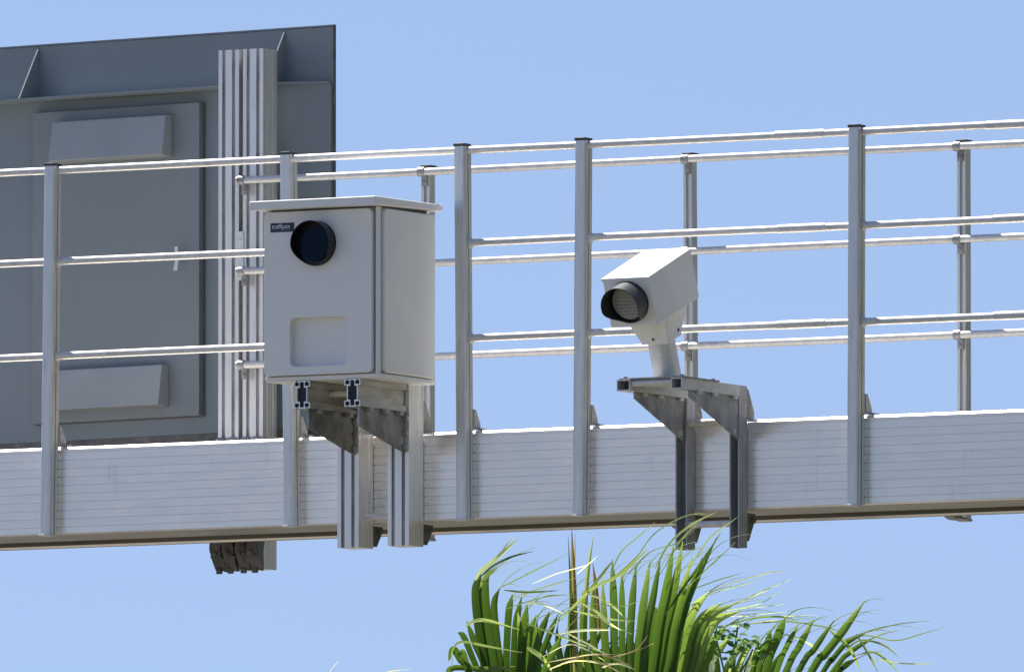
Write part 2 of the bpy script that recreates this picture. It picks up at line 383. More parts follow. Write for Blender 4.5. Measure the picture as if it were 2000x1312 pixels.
rear = thing('guardrail', 'rear galvanised guardrail with narrow slotted posts behind the beam', 'guardrail', (0, .735, ZB), group='guardrails along the gantry beam')
def make_rear_post():
    d, w = .052, .040
    sec = [(-w / 2, d), (-w / 2, .003), (-w / 2 + .003, 0), (-.0065, 0), (-.0065, .012), (.0065, .012), (.0065, 0), (w / 2 - .003, 0), (w / 2, .003), (w / 2, d - .014), (w / 2 - .004, d - .004), (w / 2 - .014, d)]
    bm = B(); extr(bm, sec, 'z', -.03, 1.40); p = obj('post', bm, M['post'], rear, local=True, smooth=12)
    bm = B(); box(bm, -w / 2 - .002, w / 2 + .002, -.002, d + .002, 1.4005, 1.409); obj('post_cap', bm, M['cap'], p, local=True, bevel=.002)
    bm = B(); extr(bm, [(-.075, .339), (-.0005, .339), (-.0005, .378), (-.018, .378), (-.060, .347), (-.075, .347)], 'x', -.018, .012); bolt(bm, (-.004, -.019, .362), '-y', .006, .005)
    obj('foot_bracket', bm, M['galv'], p, local=True, bevel=.0015)
    bm = B(); extr(bm, [(-.10, -.008), (.05, -.022), (.05, -.028), (-.07, -.028), (-.10, -.020)], 'x', -.022, .022); box(bm, .0222, .045, -.10, -.02, -.028, -.020)
    obj('base_clip', bm, M['steel'], p, local=True, bevel=.002)
    return p
def make_clamp(parent, x, z):
    bm = B(); cyl(bm, (x - .020, .717, z), (x + .008, .717, z), .0185, n=20)
    box(bm, x - .013, x + .011, .726, .7345, z - .055, z - .016); bolt(bm, (x - .001, .726, z - .038), '-y', .006, .006)
    return obj('rail_clamp', bm, M['steel'], parent, bevel=.001)
rp0 = make_rear_post()
RP = [-.805, .342, 1.506, 2.67, 3.83]
for i, x in enumerate(RP):
    p = rp0 if i == 0 else dup(rp0, rear)
    p.location = (x + .020, 0, 0.012 if i else 0.012)
    if i == 1: p.rotation_euler = (0, R(-.35), 0)
for z in ZR:
    rail(rear, 'rail', z, .717, -1.605, XR, r=.0140)
    for x in RP: make_clamp(rear, x + .020, z)
    make_clamp(rear, -1.578, z)

# ------------------------------------------------------------------ fluted sign column
column = thing('sign_column', 'tall pair of fluted aluminium profiles standing behind the beam in front of the grey sign', 'column', (-1.61, .76, 6.18))
for x0 in (-1.712, -1.604):
    bm = B(); extr(bm, slot_profile(x0, x0 + .090, .76, .868), 'z', 6.183, 8.187, ); slot_faces(obj('fluted_profile', bm, M['alu'], column, smooth=20))
bm = B(); box(bm, -1.6225, -1.6035, .79, .85, 6.2, 8.184); obj('joint_strip', bm, M['darksteel'], column)
bm = B(); box(bm, -1.626, -1.599, .7535, .7595, 7.295, 7.484); bolt(bm, (-1.612, .7535, 7.45), '-y', .005, .004); bolt(bm, (-1.612, .7535, 7.33), '-y', .005, .004)
obj('cover_plate', bm, M['alu'], column, bevel=.001)
for i, x in enumerate((-1.712, -1.662, -1.604, -1.554)):
    bm = B(); extr(bm, [(.702, 6.32), (.700 + .004 * (i % 2), 6.244), (.716, 6.222 + .006 * (i % 3)), (.742, 6.184 - .004 * (i % 2)), (.7595, 6.178), (.7595, 6.32)], 'x', x - .002, x + .044 + .003 * (i % 2))
    bmesh.ops.subdivide_edges(bm, edges=bm.edges[:], cuts=3, use_grid_fill=True)
    for v in bm.verts: v.co += Vector((random.uniform(-.003, .003), random.uniform(-.007, .004), random.uniform(-.005, .004)))
    obj('lower_clamp', bm, M['darksteel'], column)
    bm = B(); cyl(bm, (x + .020, .712, 6.246), (x + .020, .694, 6.240), .010, n=6); cyl(bm, (x + .020, .704, 6.2435), (x + .020, .701, 6.2425), .016, n=12); obj('clamp_bolt', bm, M['darksteel'], column)
    bm = B(); box(bm, x + .006, x + .028, .734, .748, 6.166, 6.186); obj('clamp_foot', bm, M['darksteel'], column, bevel=.002)
    bm = B(); extr(bm, [(.695, 6.6205), (.7595, 6.6205), (.7595, 6.690), (.750, 6.692), (.690, 6.634)], 'x', x, x + .034)
    obj('upper_clamp', bm, M['steel'], column, bevel=.002)

# ------------------------------------------------------------------ sign board seen from its back
board = thing('road_sign', 'dark grey back of a large road sign box with a service door, behind the beam', 'road sign', (-1.55, .90, 6.50), rz=R(-7))
def lb(bm, name, m, parent=board, **k): return obj(name, bm, m, parent, local=True, **k)
Z0 = 6.50
bm = B(); box(bm, -3.4, .197, .125, .134, 6.50 - Z0, 8.284 - Z0); lb(bm, 'sign_panel', M['board'], bevel=.003)
bm = B(); box(bm, .1972, .2005, .122, .137, 6.50 - Z0, 8.290 - Z0); lb(bm, 'edge_trim', M['darksteel'])
bm = B(); box(bm, -3.4, .197, .122, .137, 8.2845 - Z0, 8.290 - Z0); lb(bm, 'edge_trim', M['board'])
bm = B(); extr(bm, [(-3.4, .096), (-.17, .096), (-.17, .015), (-.06, .015), (.194, .112), (.194, .1245), (-3.4, .1245)], 'z', 6.735 - Z0, 8.060 - Z0); lb(bm, 'equipment_box', M['board'])
bm = B(); extr(bm, [(-3.4, -.006), (-.045, -.006), (.192, .104), (.192, .1245), (-3.4, .1245)], 'z', 8.0605 - Z0, 8.070 - Z0); lb(bm, 'shelf', M['door'])
for u in (-1.236, -.040, -2.43):
    bm = B(); extr(bm, [(-.002, 8.0705 - Z0), (.1245, 8.0705 - Z0), (.1245, 8.280 - Z0)], 'x', u, u + .006); lb(bm, 'gusset', M['door'])
bm = B(); box(bm, -1.217, -.405, .066, .0955, 6.803 - Z0, 8.017 - Z0); door = lb(bm, 'service_door', M['door'], bevel=.002)
bm = B(); box(bm, -1.2195, -.397, .0900, .0957, 6.799 - Z0, 8.0185 - Z0); lb(bm, 'door_edge_shade', M['gap_shade'], door)  # dark plate standing in for the shadow line round the door
def hood(u0, u1, z0, z1):
    bm = B(); extr(bm, [(.0655, z0 - Z0), (-.004, z0 + .006 - Z0), (.024, z1 - .004 - Z0), (.0655, z1 - Z0)], 'x', u0, u1); return lb(bm, 'vent_hood', M['hood'], door, bevel=.003)
hood(-1.088, -.536, 7.811, 7.976); hood(-1.10, -.552, 6.842, 7.008)
bm = B(); cyl(bm, (-.490, .0655, 7.411 - Z0), (-.490, .040, 7.411 - Z0), .012, n=16)
extr(bm, [((u + .445) * 1.5 - .492, (z + Z0 - 7.407) * .86 + 7.413 - Z0) for u, z in [(-.4535, 7.352 - Z0), (-.4405, 7.352 - Z0), (-.4365, 7.395 - Z0), (-.4375, 7.462 - Z0), (-.4500, 7.462 - Z0), (-.4480, 7.400 - Z0)]], 'y', .030, .0395); lb(bm, 'door_handle', M['chrome'], door, bevel=.002)
bm = B(); box(bm, -3.4, .194, .100, .1245, 6.50 - Z0, 6.7345 - Z0); lb(bm, 'lower_panel_shade', M['darksteel'])  # dark band painting the shade below the equipment box

# ------------------------------------------------------------------ bracket carrying the cabinet
br = thing('mounting_bracket', 'aluminium bracket of two slotted profiles bolted to the beam under the grey cabinet', 'bracket', (-.53, -.06, 6.185), group='brackets on the gantry beam')
def arm_section(xc, z0, z1):
    h = z1 - z0; w = .0345; b = .0235
    o_ = [(xc - w, z0), (xc - .024, z0), (xc - .024, z0 + .005), (xc - .0305, z0 + .005), (xc - .0305, z0 + .019), (xc - .0125, z0 + .019), (xc - .0125, z0 + .005), (xc - .019, z0 + .005), (xc - .019, z0),
          (xc + .019, z0), (xc + .019, z0 + .005), (xc + .0125, z0 + .005), (xc + .0125, z0 + .019), (xc + .0305, z0 + .019), (xc + .0305, z0 + .005), (xc + .024, z0 + .005), (xc + .024, z0), (xc + w, z0),
          (xc + w, z0 + .023), (xc + b, z0 + .023), (xc + b, z1 - .023), (xc + w, z1 - .023)]
    top = [(x, z0 + z1 - z) for x, z in o_[:18]][::-1]
    o_ = o_[:18] + [(xc + w, z0 + .0225), (xc + b, z0 + .0225), (xc + b, z1 - .0225), (xc + w, z1 - .0225)] + top + [(xc - w, z1 - .0225), (xc - b, z1 - .0225), (xc - b, z0 + .0225), (xc - w, z0 + .0225)]
    i = [(xc - .0195, z0 + .0255), (xc - .009, z0 + .0255), (xc - .009, z0 + .004), (xc + .009, z0 + .004), (xc + .009, z0 + .0255), (xc + .0195, z0 + .0255), (xc + .0195, z1 - .0255), (xc + .009, z1 - .0255), (xc + .009, z1 - .004), (xc - .009, z1 - .004), (xc - .009, z1 - .0255), (xc - .0195, z1 - .0255)]
    return o_, i
for xc in (-.640, -.422):
    bm = B(); P, h = arm_section(xc, 6.689, 6.792); extr(bm, P, 'y', -.477, -.118, holes=[h])
    arm = obj('arm', bm, [M['grime'], M['edge']], br, smooth=20)
    for f in arm.data.polygons:
        if f.normal.y < -.9: f.material_index = 1
    bm = B(); extr(bm, [(x, z) for x, z in h], 'y', -.4690, -.462); ep = obj('hollow_shade', bm, M['inside'], arm)  # dark sheet imitating the shade in the open hollow
    for sx in (-.0215, .0215):
        for za, zb_ in ((6.6945, 6.7075), (6.7735, 6.7865)):
            bm = B(); box(bm, xc + sx - .0088, xc + sx + .0088, -.4690, -.462, za, zb_); obj('slot_shade', bm, M['inside'], ep)
    bm = B(); extr(bm, slot_profile(xc - .050, xc + .042, -.116, -.004), 'z', 6.186, 6.796); slot_faces(obj('leg', bm, M['alu'], br, smooth=20))
    gx = xc + .018
    bm = B(); extr(bm, [(-.462, 6.6885), (-.462, 6.614), (-.1165, 6.535), (-.1165, 6.6885)], 'x', gx, gx + .007)
    gp = obj('gusset', bm, M['plate'], br)
    bm = B(); extr(bm, [(-.4625, 6.6885), (-.4625, 6.612), (-.468, 6.612), (-.468, 6.6885)], 'x', gx - .001, gx + .008)
    for yy in (-.42, -.30, -.19): box(bm, gx + .0072, gx + .030, yy, yy + .025, 6.672, 6.688)
    for zz in (6.545, 6.60, 6.655): box(bm, gx + .0072, gx + .024, -.132, -.1168, zz, zz + .022)
    pieces('gusset_lug', bm, M['steel'], gp, bevel=.002)
    bm = B(); extr(bm, [(.0, 6.272), (.075, 6.272), (.075, 6.255), (.03, 6.195), (.0, 6.195)], 'x', xc + .030, xc + .040); bolt(bm, (xc + .040, .04, 6.25), 'x', .008, .008)
    pieces('clamp_plate', bm, M['darksteel'], br)
    bm = B(); extr(bm, [(.001, 6.6205), (.070, 6.6205), (.070, 6.650), (.02, 6.735), (.001, 6.735)], 'x', xc + .030, xc + .038)
    pieces('clamp_plate', bm, M['plate'], br)
for (z, y, x0, x1, r) in ((6.752, -.30, -.616, -.446, .011), (6.302, -.06, -.598, -.472, .0125), (6.625, -.06, -.598, -.472, .0105)):
    bm = B(); cyl(bm, (x0, y, z), (x1, y, z), r, n=18); pieces('spacer_tube', bm, M['galv'], br)
bm = B(); box(bm, -.616, -.446, -.136, -.122, 6.70, 6.785); obj('cross_plate', bm, M['plate'], br)

# ------------------------------------------------------------------ grey camera cabinet
cab = thing('camera_cabinet', 'boxy grey traffic camera cabinet with a flat lid and round dark lens', 'camera cabinet', (-.55, -.27, 6.80))
bm = B(); box(bm, -.7800, -.3185, -.456, -.046, 6.803, 7.437); obj('body', bm, M['cab'], cab)
bm = B(); box(bm, -.3305, -.3184, -.4662, -.448, 6.8102, 7.437); obj('corner_gap_shade', bm, M['gap_shade'], cab)  # dark strip painting in the shade of the corner gap
bm = B(); box(bm, -.800, -.302, -.474, -.046, 6.7935, 6.8100); obj('base_flange', bm, M['cab'], cab, bevel=.002)
for x, y in ((-.3150, -.4690), (-.7865, -.4685), (-.3150, -.058)):
    bm = B(); cyl(bm, (x, y, 6.8102), (x, y, 7.437), .0100, n=28); obj('corner_post', bm, M['cab'], cab)
bm = B()
extr(bm, rrect(-.7965, -.3310, 6.814, 7.4315, .022), 'y', -.490, -.4563, holes=[rrect(-.684, -.438, 6.846, 7.030, .020)])
fd = obj('front_door', bm, M['cab'], cab, bevel=.003)
bm = B(); extr(bm, rrect(-.4525, -.066, 6.814, 7.4315, .022), 'x', -.3183, -.2940); obj('side_panel', bm, M['cab'], cab, bevel=.003)
bm = B(); extr(bm, rrect(-.457, -.066, 6.814, 7.4315, .022), 'x', -.8080, -.7803); obj('side_panel', bm, M['cab'], cab, bevel=.003)
# lid: fascia tapers towards the back
bm = B()
V = [bm.verts.new(p) for p in ((-.833, -.54, 7.438), (-.287, -.54, 7.438), (-.287, -.02, 7.451), (-.833, -.02, 7.451), (-.833, -.54, 7.472), (-.287, -.54, 7.472), (-.287, -.02, 7.475), (-.833, -.02, 7.475))]
for f in ((3, 2, 1, 0), (4, 5, 6, 7), (0, 1, 5, 4), (1, 2, 6, 5), (2, 3, 7, 6), (3, 0, 4, 7)): bm.faces.new([V[i] for i in f])
obj('lid', bm, M['cab'], cab, bevel=.004)
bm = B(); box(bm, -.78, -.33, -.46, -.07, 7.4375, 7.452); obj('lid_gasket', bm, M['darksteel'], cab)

def visor(bm, c, axis, up, r, L, t=.003, n=56, lo=.012, a0=95, a1=150):
    """round hood: full length over the top and sides, cut away below"""
    axis = Vector(axis).normalized(); up = Vector(up).normalized(); side = axis.cross(up); c = Vector(c)
    rings = []
    for i in range(n):
        a = 360 * i / n; aa = min(a, 360 - a)
        k = max(0, min(1, (aa - a0) / (a1 - a0))); k = k * k * (3 - 2 * k)
        ln = L * (1 - k) + lo * k
        d = up * math.cos(R(a)) + side * math.sin(R(a))
        rings.append([bm.verts.new(c + d * r), bm.verts.new(c + d * r + axis * ln), bm.verts.new(c + d * (r - t) + axis * ln), bm.verts.new(c + d * (r - t))])
    for i in range(n):
        a, b = rings[i], rings[(i + 1) % n]
        for k in range(4): bm.faces.new((a[k], a[(k + 1) % 4], b[(k + 1) % 4], b[k]))
lc = Vector((-.568, -.4905, 7.3065))
bm = B(); cyl(bm, lc, lc + Vector((0, -.010, 0)), .085, n=56); obj('lens_ring', bm, M['black'], cab, bevel=.002)
bm = B(); visor(bm, lc + Vector((0, -.0101, 0)), (0, -1, 0), (0, 0, 1), .0835, .046, a0=95, a1=155); obj('visor', bm, M['black'], cab)
bm = B(); cyl(bm, lc + Vector((0, -.0101, 0)), lc + Vector((0, -.016, 0)), .068, .066, n=48); obj('lens_glass', bm, M['glass'], cab)
# maker's sticker
bm = B(); box(bm, -.768, -.666, -.4916, -.4902, 7.3555, 7.390); st = obj('sticker', bm, M['sticker'], cab)
def text(body, size, x, z, m, sx=1.0):
    cu = bpy.data.curves.new('lettering', 'FONT'); cu.body = body; cu.size = size; cu.extrude = .0002; cu.resolution_u = 3
    to = bpy.data.objects.new('lettering', cu); col.objects.link(to)
    me = bpy.data.meshes.new_from_object(to.evaluated_get(bpy.context.evaluated_depsgraph_get()))
    bpy.data.objects.remove(to)
    me.transform(Matrix.Translation(Vector((x, -.4922, z)) - (cab.location)) @ Matrix.Rotation(R(90), 4, 'X') @ Matrix.Diagonal((sx, 1, 1, 1)))
    me.materials.clear(); me.materials.append(m)
    o = bpy.data.objects.new('lettering', me); col.objects.link(o); o.parent = st; 
    o.matrix_parent_inverse = Matrix.Identity(4)
    return o
bpy.context.view_layer.update()
text('tr', .026, -.7615, 7.3685, M['ink']); text('affipax', .026, -.7445, 7.3685, M['ink'], .93)
bm = B(); box(bm, -.759, -.677, -.4921, -.49165, 7.3605, 7.3625); obj('lettering', bm, M['inkdim'], st)

# ------------------------------------------------------------------ small bracket
b2 = thing('mounting_bracket', 'galvanised steel channel bracket with a platform carrying the white camera', 'bracket', (.87, -.03, 6.137), group='brackets on the gantry beam')
for x0, x1, ztop in ((.735, .785, 6.742), (.965, 1.006, 6.744)):
    bm = B()
    extr(bm, [(x0, -.066), (x0 + .005, -.066), (x0 + .005, -.010), (x1 - .005, -.010), (x1 - .005, -.066), (x1, -.066), (x1, -.003), (x0, -.003)], 'z', 6.138, ztop)
    obj('leg', bm, M['channel'], b2)
    bm = B(); w0, w1, z0, z1 = x0 - .001, x1 + .004, 6.702, 6.7435
    extr(bm, [(w0, z0), (w1, z0), (w1, z1), (w0, z1)], 'y', -.522, -.0665, holes=[[(w0 + .004, z0 + .004), (w1 - .004, z0 + .004), (w1 - .004, z1 - .004), (w0 + .004, z1 - .004)]])
    arm = obj('arm', bm, M['galv'], b2)
    gx = x0 + .032
    bm = B(); extr(bm, [(-.452, 6.7015), (-.452, 6.678), (-.0665, 6.540), (-.0665, 6.7015)], 'x', gx, gx + .006); obj('gusset', bm, M['steel'], b2)
    bm = B()
    for yy in (-.40, -.28, -.12): box(bm, gx + .0062, gx + .02, yy, yy + .03, 6.690, 6.7015)
    bolt(bm, (gx + .006, -.10, 6.57), 'x', .008, .007)
    pieces('weld_lug', bm, M['galv'], arm, bevel=.002)
    bm = B(); extr(bm, [(.001, 6.6205), (.062, 6.6205), (.062, 6.652), (.014, 6.735), (.001, 6.735)], 'x', x1 - .010, x1 - .004); extr(bm, [(.0, 6.270), (.07, 6.270), (.07, 6.25), (.02, 6.165), (.0, 6.165)], 'x', x1 - .012, x1 - .004)
    bolt(bm, (x1 - .004, .05, 6.245), 'x', .010, .010)
    pieces('clamp_plate', bm, M['plate'], b2)
bm = B(); cyl(bm, (.7855, -.40, 6.7325), (.9635, -.40, 6.7325), .0125, n=18); cyl(bm, (.7895, -.50, 6.7300), (.9635, -.50, 6.7300), .0125, n=18); pieces('spacer_tube', bm, M['galv'], b2)
for z in (6.610, 6.229): 
    bm = B(); cyl(bm, (.7855, -.048, z), (.9645, -.048, z), .0130, n=18); pieces('spacer_tube', bm, M['galv'], b2)
bm = B(); box(bm, .740, 1.016, -.515, -.235, 6.744, 6.7495)
for px, py in ((.76, -.50), (1.0, -.50), (.76, -.26), (1.0, -.26)): bolt(bm, (px, py, 6.7495), 'z', .007, .007)
obj('platform', bm, M['steel'], b2)

# ------------------------------------------------------------------ small white camera, pitched nose down on its stub post
tilt = R(21.4)
c2 = thing('enforcement_camera', 'small white box camera tilted nose-down on a round galvanised stub post', 'camera', (.8675, -.362, 6.744), rx=tilt)
# local frame: x right, -y out of the lens, z up along the stub post
zb, zt = .271, .462            # underside and top of the housing
yf, yb = -.182, .170
def lc2(bm, name, m, parent=c2, **k): return obj(name, bm, m, parent, local=True, **k)
bm = B()
cyl(bm, (0, 0, .0), (0, 0, .25), .052, n=36)
bmesh.ops.bisect_plane(bm, geom=bm.verts[:] + bm.edges[:] + bm.faces[:], plane_co=(0, 0, .0), plane_no=(0, -math.sin(tilt), -math.cos(tilt)), clear_outer=True)
lc2(bm, 'stub_post', M['stub'])
bm = B(); box(bm, -.098, .098, yf, yb, zb, zt - .003); hs = lc2(bm, 'housing', M['white'], bevel=.003)
bm = B(); extr(bm, [(-.100, zt - .012), (-.0985, zt - .012), (-.0985, zt - .0025), (.0985, zt - .0025), (.0985, zt - .012), (.100, zt - .012), (.100, zt), (-.100, zt)], 'y', yf - .004, yb + .002); box(bm, -.0984, .0984, yf - .004, yf - .0005, zt - .012, zt - .0026)
lc2(bm, 'lid', M['white'])
# yoke
bm = B()
t4 = [(-.090, -.085), (.086, -.085), (.086, .095), (-.090, .095)]; b4 = [(-.056, -.056), (.058, -.056), (.058, .060), (-.056, .060)]
tv = [bm.verts.new((x, y, zb - .0005)) for x, y in t4]; mv = [bm.verts.new((x, y, zb - .098)) for x, y in b4]; bv = [bm.verts.new((x, y, zb - .110)) for x, y in b4]
for A_, B_ in ((tv, mv), (mv, bv)):
    for i in range(4): bm.faces.new((A_[i], A_[(i + 1) % 4], B_[(i + 1) % 4], B_[i]))
bm.faces.new(tv); bm.faces.new(bv)
yk = lc2(bm, 'yoke', M['white'], bevel=.003)
bm = B(); box(bm, .0585, .0625, -.064, .050, zb - .105, zb - .002); lc2(bm, 'yoke_flange', M['white'], yk, bevel=.001)
bm = B(); bolt(bm, (.0, -.0565, zb - .088), '-y', .005, .004); bolt(bm, (.0626, .03, zb - .080), 'x', .005, .004); pieces('yoke_bolt', bm, M['black'], yk, local=True)
fc = Vector((-.0, yf - .0005, (zb + zt) / 2 + .002))
bm = B(); cyl(bm, fc, fc + Vector((0, -.008, 0)), .080, n=56); lc2(bm, 'lens_ring', M['black'], bevel=.002)
bm = B(); visor(bm, fc + Vector((0, -.0081, 0)), (0, -1, 0), (0, 0, 1), .0785, .076, a0=100, a1=160, lo=.010); lc2(bm, 'visor', M['visor'])
bm = B(); cyl(bm, Vector((0, 0, 0)), Vector((0, -.006, 0)), .066, .064, n=48); lc2(bm, 'lens_filter', M['filter'], loc=fc + Vector((0, -.0082, 0)))

# ------------------------------------------------------------------ fan palm
OR = Vector((1.723, -2.2, 5.34)); RX = Vector((.8752, .4838, 0)); VX = Vector((-.4838, .8752, 0)); ZX = Vector((0, 0, 1))
def W(r, z, v=0): return OR + RX * r + ZX * z + VX * v
def PX(x, y, v=0): return W((x - 1240) / 540, (1420 - y) / 540, v)
palm = thing('palm_tree', 'green fan palm with windblown split fronds growing in front of the gantry', 'palm tree', (OR.x, OR.y, 0))

class Leaf:
    def __init__(s): s.bm = B(); s.lay = s.bm.loops.layers.float_color.new('leaf')
    def ribbon(s, pts, ws, normal, fold=.25, dry=(0, 0), rnd=None):
        rnd = random.random() if rnd is None else rnd
        n = len(pts); rows = []; N = Vector(normal).normalized()
        for i, p in enumerate(pts):
            t = (pts[min(i + 1, n - 1)] - pts[max(i - 1, 0)]).normalized()
            sd = t.cross(N)
            if sd.length < 1e-4: sd = t.orthogonal()
            sd.normalize(); nn = sd.cross(t).normalized(); w_ = ws[i] / 2
            rows.append([s.bm.verts.new(p - sd * w_ + nn * w_ * fold), s.bm.verts.new(p - nn * w_ * fold), s.bm.verts.new(p + sd * w_ + nn * w_ * fold)])
        for i in range(n - 1):
            for k in (0, 1):
                f = s.bm.faces.new((rows[i][k], rows[i][k + 1], rows[i + 1][k + 1], rows[i + 1][k]))
                for l in f.loops:
                    t = (i if l.vert in rows[i] else i + 1) / (n - 1)
                    d = dry[0] + (dry[1] - dry[0]) * max(0, (t - .45) / .55) ** 1.5 if not callable(dry) else dry(t)
                    l[s.lay] = (max(0, min(1, d)), rnd, t, 1)
    def done(s, name='frond', parent=palm, m='leaf'): return obj(name, s.bm, M[m], parent, fix=False, smooth=60)

def smooth_pts(ctrl, n):
    out = []
    c = [ctrl[0] * 2 - ctrl[1]] + ctrl + [ctrl[-1] * 2 - ctrl[-2]]
    for i in range(1, len(c) - 2):
        a, b, d, e = c[i - 1], c[i], c[i + 1], c[i + 2]
        for k in range(n):
            t = k / n; out.append(.5 * ((2 * b) + (d - a) * t + (2 * a - 5 * b + 4 * d - e) * t * t + (3 * b - a - 3 * d + e) * t ** 3))
    out.append(ctrl[-1]); return out

WIND = (RX * 1.0 + ZX * .10 + VX * .25).normalized()
def fan(hub, up, right, a0, a1, n, L, rf, wmax, bend=1.6, b=.55, petiole=None, dry=(0, .55), cup=.0, rnd=(0, 1), curl=0.0, wind=WIND, grav=.35, lenf=lambda q: 1.0, tipw=.10):
    """one fan leaf: n segments spread from a0 to a1 degrees about the hub, joined up to radius rf, tips blown by the wind"""
    lf = Leaf(); up = Vector(up).normalized(); right = Vector(right).normalized(); nrm = right.cross(up).normalized()
    da = R(abs(a1 - a0) / max(1, n - 1))
    for i in range(n):
        q = i / max(1, n - 1); a = R(a0 + (a1 - a0) * q + random.uniform(-1, 1) * .8)
        d = up * math.cos(a) + right * math.sin(a); ll = L * lenf(q) * random.uniform(.85, 1.15)
        steps = 22; ds = ll / steps; p = Vector(hub); pts = [p.copy()]; ws = [.004]
        bb = b * random.uniform(.8, 1.2); bn = bend * random.uniform(.5, 1.6); jit = Vector((random.uniform(-.3, .3), random.uniform(-.3, .3), random.uniform(-.25, .25)))
        for k in range(steps):
            t = (k + 1) / steps; s_ = t * ll
            d = d + nrm * (cup * ds)
            if t > bb: d = d + (wind + jit - ZX * grav * max(0, t - bb) * 2) * (bn * ds / ll * 3.2 * (t - bb) / (1 - bb + .01))
            d.normalize(); p = p + d * ds; pts.append(p.copy())
            if s_ < rf: wd = min(s_ * da * 1.04, wmax * 1.35)
            else:
                u = (s_ - rf) / (ll - rf); base = min(rf * da * 1.04, wmax)
                wd = base * (1 - min(1, u / .66) ** 2.0) * (1 - tipw) + base * tipw * (1 - u) + .0014
            ws.append(wd)
        lf.ribbon(pts, ws, nrm, .18, dry, random.uniform(*rnd))
    o = lf.done()
    if petiole is not None:
        bm = B(); ct = smooth_pts([Vector(petiole), (Vector(petiole) + Vector(hub)) / 2 + ZX * .03, Vector(hub)], 6)
        for u, v in zip(ct[:-1], ct[1:]): cyl(bm, u, v, .013, .011, n=10)
        obj('petiole', bm, M['stem'], o)
    return o
M['stem'] = mat('green leaf stalk', (.13, .19, .05), 0, .5, .2, (20, 20, 5))
CR = W(.06, -.55, .15)                       # crown centre
up_ = ZX
# the three fronds in front: each blade runs from the hub to where it frays out
def blades(hub, vhub, lean, lst, dry, rnd, lean_x=0.0, name='frond', stalk=True, frays=2):
    lf = Leaf()
    for q, (pts, wpx) in enumerate(lst):
        P_ = [(hub[0] + (pts[-1][0] - hub[0]) * .25, hub[1])] + pts[::-1]
        def dep(x, y): return vhub + lean * (hub[1] - y) / 540 + lean_x * (x - hub[0]) / 540 - .25 * ((hub[1] - y) / 540) ** 2
        off = random.uniform(-.012, .012)
        c = smooth_pts([PX(x, y, dep(x, y) + off) for x, y in P_], 7); n = len(c)
        ws = []
        for t in range(n):
            u = t / (n - 1); ws.append(1.02 * wpx / 540 * min(1, .35 + 2.4 * u) * (1 if u < .72 else max(.10, 1 - ((u - .72) / .28) ** 1.8)))
        tilt_ = random.uniform(-.55, .35)
        nrm = (RX.cross(ZX) + RX * tilt_ + ZX * random.uniform(.0, .35))
        dd = random.uniform(*dry)
        lf.ribbon(c, ws, nrm, .25, (dd, min(1, dd + .28)), random.uniform(*rnd))
        for _ in range(frays if (c[-1] - c[-3]).dot(RX) > -.002 else 0):
            k0 = int(n * random.uniform(.74, .97)); p = c[min(k0, n - 2)].copy(); d = (c[min(k0, n - 2) + 1] - p).normalized(); ll = random.uniform(.07, .24); fp = [p.copy()]
            wv_ = (WIND + ZX * random.uniform(-.35, .55) + VX * random.uniform(-.3, .2)).normalized(); st_ = random.uniform(.5, 1.4)
            for t in range(10):
                d = (d + wv_ * .26 * st_ - ZX * .02 * t).normalized(); p = p + d * ll / 10; fp.append(p.copy())
            lf.ribbon(fp, [max(.0012, random.uniform(.003, .0055) * (1 - t / 10) ** .7) for t in range(11)], RX.cross(ZX) + ZX * random.uniform(.2, .9), .2, (random.uniform(.45, .62), random.uniform(.6, .85)), random.uniform(.4, 1))
    o = lf.done(name)
    if stalk:
        bm = B(); h = PX(hub[0], hub[1], vhub); ct = smooth_pts([CR, (CR + h) / 2 + ZX * .03, h], 6)
        for u, v in zip(ct[:-1], ct[1:]): cyl(bm, u, v, .013, .011, n=10)
        obj('petiole', bm, M['stem'], o)
    return o
blades((1240, 1450), .0, .22, [([(1117, 1150), (1125, 1280)], 14), ([(1138, 1150), (1145, 1290)], 13), ([(1158, 1138), (1166, 1290)], 15), ([(1177, 1128), (1187, 1300)], 15), ([(1196, 1090), (1199, 1180), (1203, 1300)], 15), ([(1215, 1110), (1215, 1200), (1217, 1300)], 13),
    ([(1243, 1096), (1234, 1200), (1230, 1312)], 15), ([(1270, 1090), (1253, 1210), (1246, 1312)], 16), ([(1291, 1085), (1276, 1170), (1263, 1240), (1256, 1312)], 16), ([(1316, 1060), (1301, 1150), (1286, 1220), (1273, 1312)], 17), ([(1334, 1055), (1316, 1150), (1301, 1220), (1287, 1312)], 17),
    ([(1352, 1086), (1327, 1175), (1310, 1240), (1296, 1312)], 17), ([(1372, 1086), (1347, 1160), (1327, 1225), (1309, 1312)], 17), ([(1400, 1048), (1352, 1150), (1336, 1205), (1318, 1312)], 15)], (.10, .26), (.3, .75))
blades((1262, 1455), .05, .30, [([(1228, 1230), (1238, 1312)], 24), ([(1258, 1190), (1254, 1312)], 30), ([(1282, 1180), (1270, 1312)], 31), ([(1304, 1180), (1289, 1312)], 31), ([(1324, 1195), (1305, 1312)], 31), ([(1342, 1220), (1320, 1312)], 30)], (.02, .14), (.15, .45), frays=0)
blades((1290, 1450), -.06, .10, [([(1385, 1158), (1357, 1190), (1344, 1228), (1328, 1312)], 17), ([(1408, 1180), (1372, 1208), (1354, 1244), (1338, 1312)], 17), ([(1432, 1184), (1388, 1206), (1364, 1246), (1348, 1312)], 17), ([(1446, 1196), (1400, 1214), (1376, 1256), (1358, 1312)], 16), ([(1420, 1222), (1392, 1256), (1370, 1312)], 15), ([(1430, 1240), (1402, 1276), (1384, 1320)], 13)], (.24, .42), (.3, .8), lean_x=-.15)
